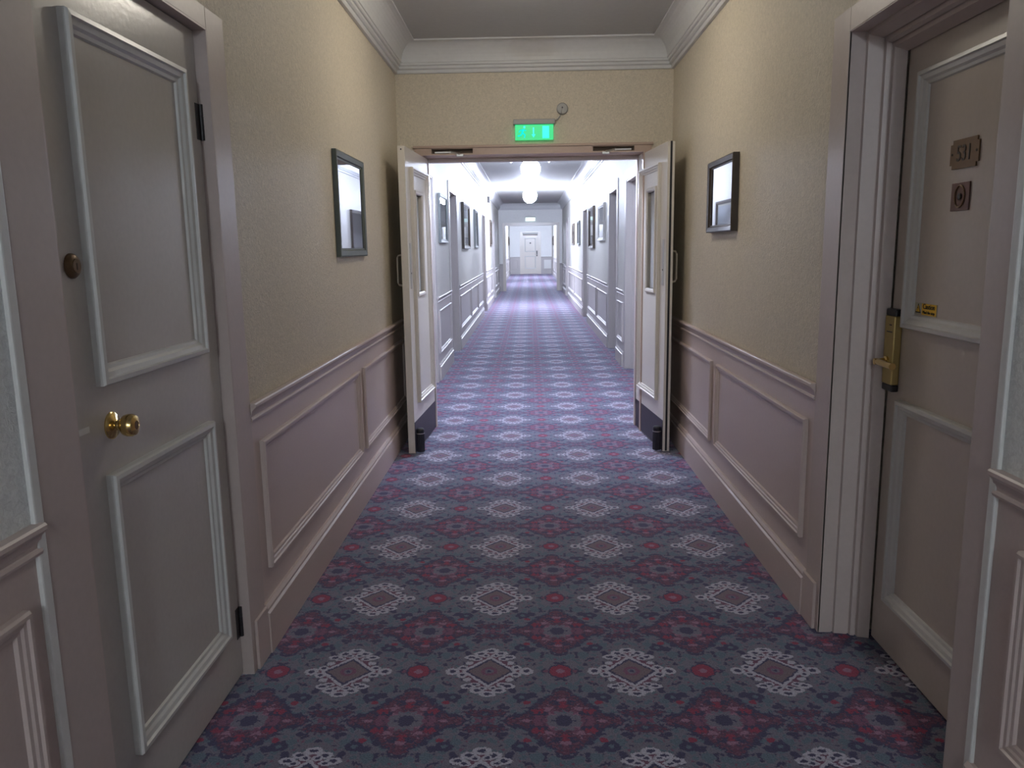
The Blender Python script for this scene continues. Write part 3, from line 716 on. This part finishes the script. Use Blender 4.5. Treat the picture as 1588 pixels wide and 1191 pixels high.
picture(XL2, -1, 11.3, 12.5, 1.355, 2.01, brownframe_m, pb, .05, .04, 'dark framed print, second along the left wall beyond the double doors', G1)
picture(XL2, -1, 13.85, 14.65, 1.37, 2.03, greyframe_m, pa, .04, .03, 'slim grey framed print, third along the left wall beyond the double doors', G1)
picture(XL2, -1, 19.45, 20.2, 1.41, 2.05, brownframe_m, pc, .05, .03, 'dark framed print, farthest one on the left wall beyond the double doors', G1)
picture(XR2, 1, 11.15, 12.1, 1.44, 1.965, plastic_m, pc, .05, .035, 'white framed print, nearest one on the right wall beyond the double doors', G2)
picture(XR2, 1, 12.85, 13.85, 1.33, 2.01, brownframe_m, pa, .05, .04, 'dark framed tall print, second along the right wall beyond the double doors', G2)
picture(XR2, 1, 16.5, 17.3, 1.40, 1.90, greyframe_m, pb, .04, .03, 'grey framed print, third along the right wall beyond the double doors', G2)
picture(XR2, 1, 18.5, 19.3, 1.41, 1.91, brownframe_m, pc, .05, .03, 'dark framed print, farthest one on the right wall beyond the double doors', G2)
picture(XL3, -1, 38.6, 40.3, 1.48, 1.92, brownframe_m, pa, .06, .04, 'dark picture on the left wall beside the end door', None)
picture(XR3, 1, 38.6, 40.3, 1.48, 1.92, brownframe_m, pb, .06, .04, 'dark picture on the right wall beside the end door', None)

# ---------------------------------------------------------------- lamps
def globe_lamp(x, y, zc, r, mat, label, group):
    t = empty('ceiling_lamp', (x, y, ZC)); tag(t, label, 'lamp', group)
    prof = [(r * math.sin(math.pi * i / 20), -r * math.cos(math.pi * i / 20)) for i in range(21)]
    m = MB(); m.lathe((x, y, zc), (0, 0, 1), prof, 32); m.build('globe', mat, t, smooth=True)
    m = MB(); m.lathe((x, y, ZC - .001), (0, 0, -1), [(.075, 0), (.075, .012), (.055, .02), (.055, ZC - zc - r + .035), (.03, ZC - zc - r + .036)], 24); m.build('gallery', steel_m, t, smooth=True)
    return t
GL = 'globe lamps down the corridor ceiling'
globe_lamp(.04, 6.45, 2.52, .148, first_lamp_m, 'glowing white globe just past the double doors, hidden by their bulkhead', GL)
globe_lamp(.04, 12.4, 2.545, .150, far_lamp_m, 'glowing white globe on the ceiling, nearer of the two in view', GL)
globe_lamp(.04, 18.5, 2.535, .160, strong_lamp_m, 'glowing white globe on the ceiling, farther of the two in view', GL)
globe_lamp(.06, 30.0, 2.60, .110, end_lamp_m, 'glowing white globe past the far opening, first one there', GL)
globe_lamp(.08, 37.0, 2.60, .110, end_lamp_m, 'glowing white globe near the end wall door', GL)
globe_lamp(.04, -4.6, 2.53, .150, back_lamp_m, 'cold white globe on the ceiling behind the viewpoint', None)
t = empty('ceiling_lamp', (.04, 4.15, ZC)); tag(t, 'warm flush drum lamp on the near ceiling above the frame', 'lamp')
m = MB(); m.lathe((.04, 4.15, ZC - .012), (0, 0, -1), [(.13, 0), (.13, .08), (.12, .10), (.08, .114), (0.0, .118)], 32); m.build('diffuser', near_lamp_m, t, smooth=True)
m = MB(); m.lathe((.04, 4.15, ZC - .001), (0, 0, -1), [(.142, 0), (.142, .02), (.13, .024)], 32); m.build('base_ring', plastic_m, t)

# ---------------------------------------------------------------- exit signs
def exit_sign(x, y, zb, w, h, label, glow, legend, hous):
    t = empty('exit_sign', (x, y, zb)); tag(t, label, 'sign')
    m = MB(); m.box((x - w / 2 - .012, y + .004, zb + h), (x + w / 2 + .012, y - .050, zb + h + .034), .004); m.build('sign_housing', hous, t)
    m = MB(); m.box((x - w / 2, y - .020, zb), (x + w / 2, y - .028, zb + h)); pn = m.build('sign_panel', glow, t)
    f = y - .0285
    # running figure (left), arrow (middle), doorway (right)
    m = MB(); cx, cz = x - w * .30, zb + h * .5; u = h * .42
    def bar(a, b, r): m.tube([(cx + a[0] * u, f, cz + a[1] * u), (cx + b[0] * u, f, cz + b[1] * u)], r * u, 6)
    m.lathe((cx + .25 * u, f, cz + .80 * u), (0, -1, 0), [(.20 * u, 0), (.20 * u, .002)], 14)
    bar((.10, .50), (-.10, -.10), .20); bar((.10, .45), (.55, .25), .10); bar((.10, .45), (-.45, .30), .10); bar((-.45, .30), (-.60, .0), .10)
    bar((-.10, -.10), (.35, -.35), .13); bar((.35, -.35), (.25, -.85), .12); bar((-.10, -.10), (-.35, -.50), .13); bar((-.35, -.50), (-.85, -.55), .12)
    m.build('running_figure', legend, pn)
    m = MB(); cx = x - w * .02
    m.box((cx - u * .12, f, cz - u * .35), (cx + u * .12, f - .0015, cz + u * .75)); a = [(cx - u * .34, f, cz - u * .3), (cx + u * .34, f, cz - u * .3), (cx, f, cz - u * .85)]
    m.strip([a, [(p[0], p[1] - .0015, p[2]) for p in a]]); m.build('arrow', legend, pn)
    m = MB(); cx = x + w * .30
    m.box((cx - u * .55, f, cz - u * .95), (cx + u * .55, f - .0015, cz + u * .95)); m.build('doorway_mark', legend, pn)
    return t
exit_sign(.047, YB, 2.092, .266, .104, 'lit green exit sign above the double doors', sign_m, legend_m, grey_m)
exit_sign(.06, YC, 2.20, .30, .11, 'faint green exit sign above the far opening', emitter('faint_sign_glow', (.62, .95, .84), .85), emitter('faint_legend_glow', (.6, 1, .9), 1.0), plastic_m)
# round box with its flex, fixed to the bulkhead
t = empty('junction_box', (.243, YB, 2.30)); tag(t, 'round grey junction box above the green exit sign', 'fitting')
m = MB(); m.lathe((.243, YB, 2.300), (0, -1, 0), [(.040, 0), (.040, .012), (.034, .020), (.014, .022), (.0, .022)], 28); m.build('box_body', grey_m, t, smooth=True)
m = MB(); m.lathe((.243, YB - .022, 2.306), (0, -1, 0), [(.006, 0), (.006, .004)], 10); m.build('screw', iron_m, t)
m = MB(); m.tube([(.241, YB - .022, 2.300), (.238, YB - .026, 2.275), (.226, YB - .012, 2.250), (.212, YB - .012, 2.232), (.195, YB - .02, 2.222)], .0045, 8); m.build('flex', grey_m, t)

# ---------------------------------------------------------------- small fittings far off
t = bx('wall_box', iron_m, (XL2, 18.5, 2.40), (XL2 + .055, 18.75, 2.54), None, .004, loc=(XL2, 18.6, 2.40)); tag(t, 'small dark box high on the left wall under the coving', 'fitting')  # plain dark box of unidentified use
bx('box_front', iron_m, (XL2 + .01, 18.497, 2.41), (XL2 + .05, 18.5, 2.53), t)
t = bx('access_panel', bead_m, (.80, YE - .003, .28), (1.17, YE - .020, .74), None, .003, loc=(.985, YE, .28)); tag(t, 'pale square panel low on the end wall beside the far door', 'panel')
m = MB(); m.ring((0, YE - .02, 0), (1, 0, 0), (0, 0, 1), (0, -1, 0), .80, .28, 1.17, .74, [(0, 0), (0, .006), (.02, .006), (.024, 0)]); m.build('panel_rim', bead_m, t)
for x, lab in ((-.27, 'small white sensor on the ceiling left of the nearer globe'), (.34, 'small white sensor on the ceiling right of the nearer globe')):
    t = empty('ceiling_sensor', (x, 12.9, ZC)); tag(t, lab, 'sensor', 'sensors beside the nearer globe')
    m = MB(); m.lathe((x, 12.9, ZC - .001), (0, 0, -1), [(.035, 0), (.035, .02), (.025, .035), (.012, .05), (0, .052)], 20); m.build('sensor_body', plastic_m, t, smooth=True)
t = empty('ceiling_conduit', (.62, 12.9, ZC)); tag(t, 'thin white conduit across the ceiling right of the nearer globe', 'conduit')
bx('conduit', plastic_m, (.375, 12.89, ZC - .018), (.90, 12.915, ZC - .001), t)
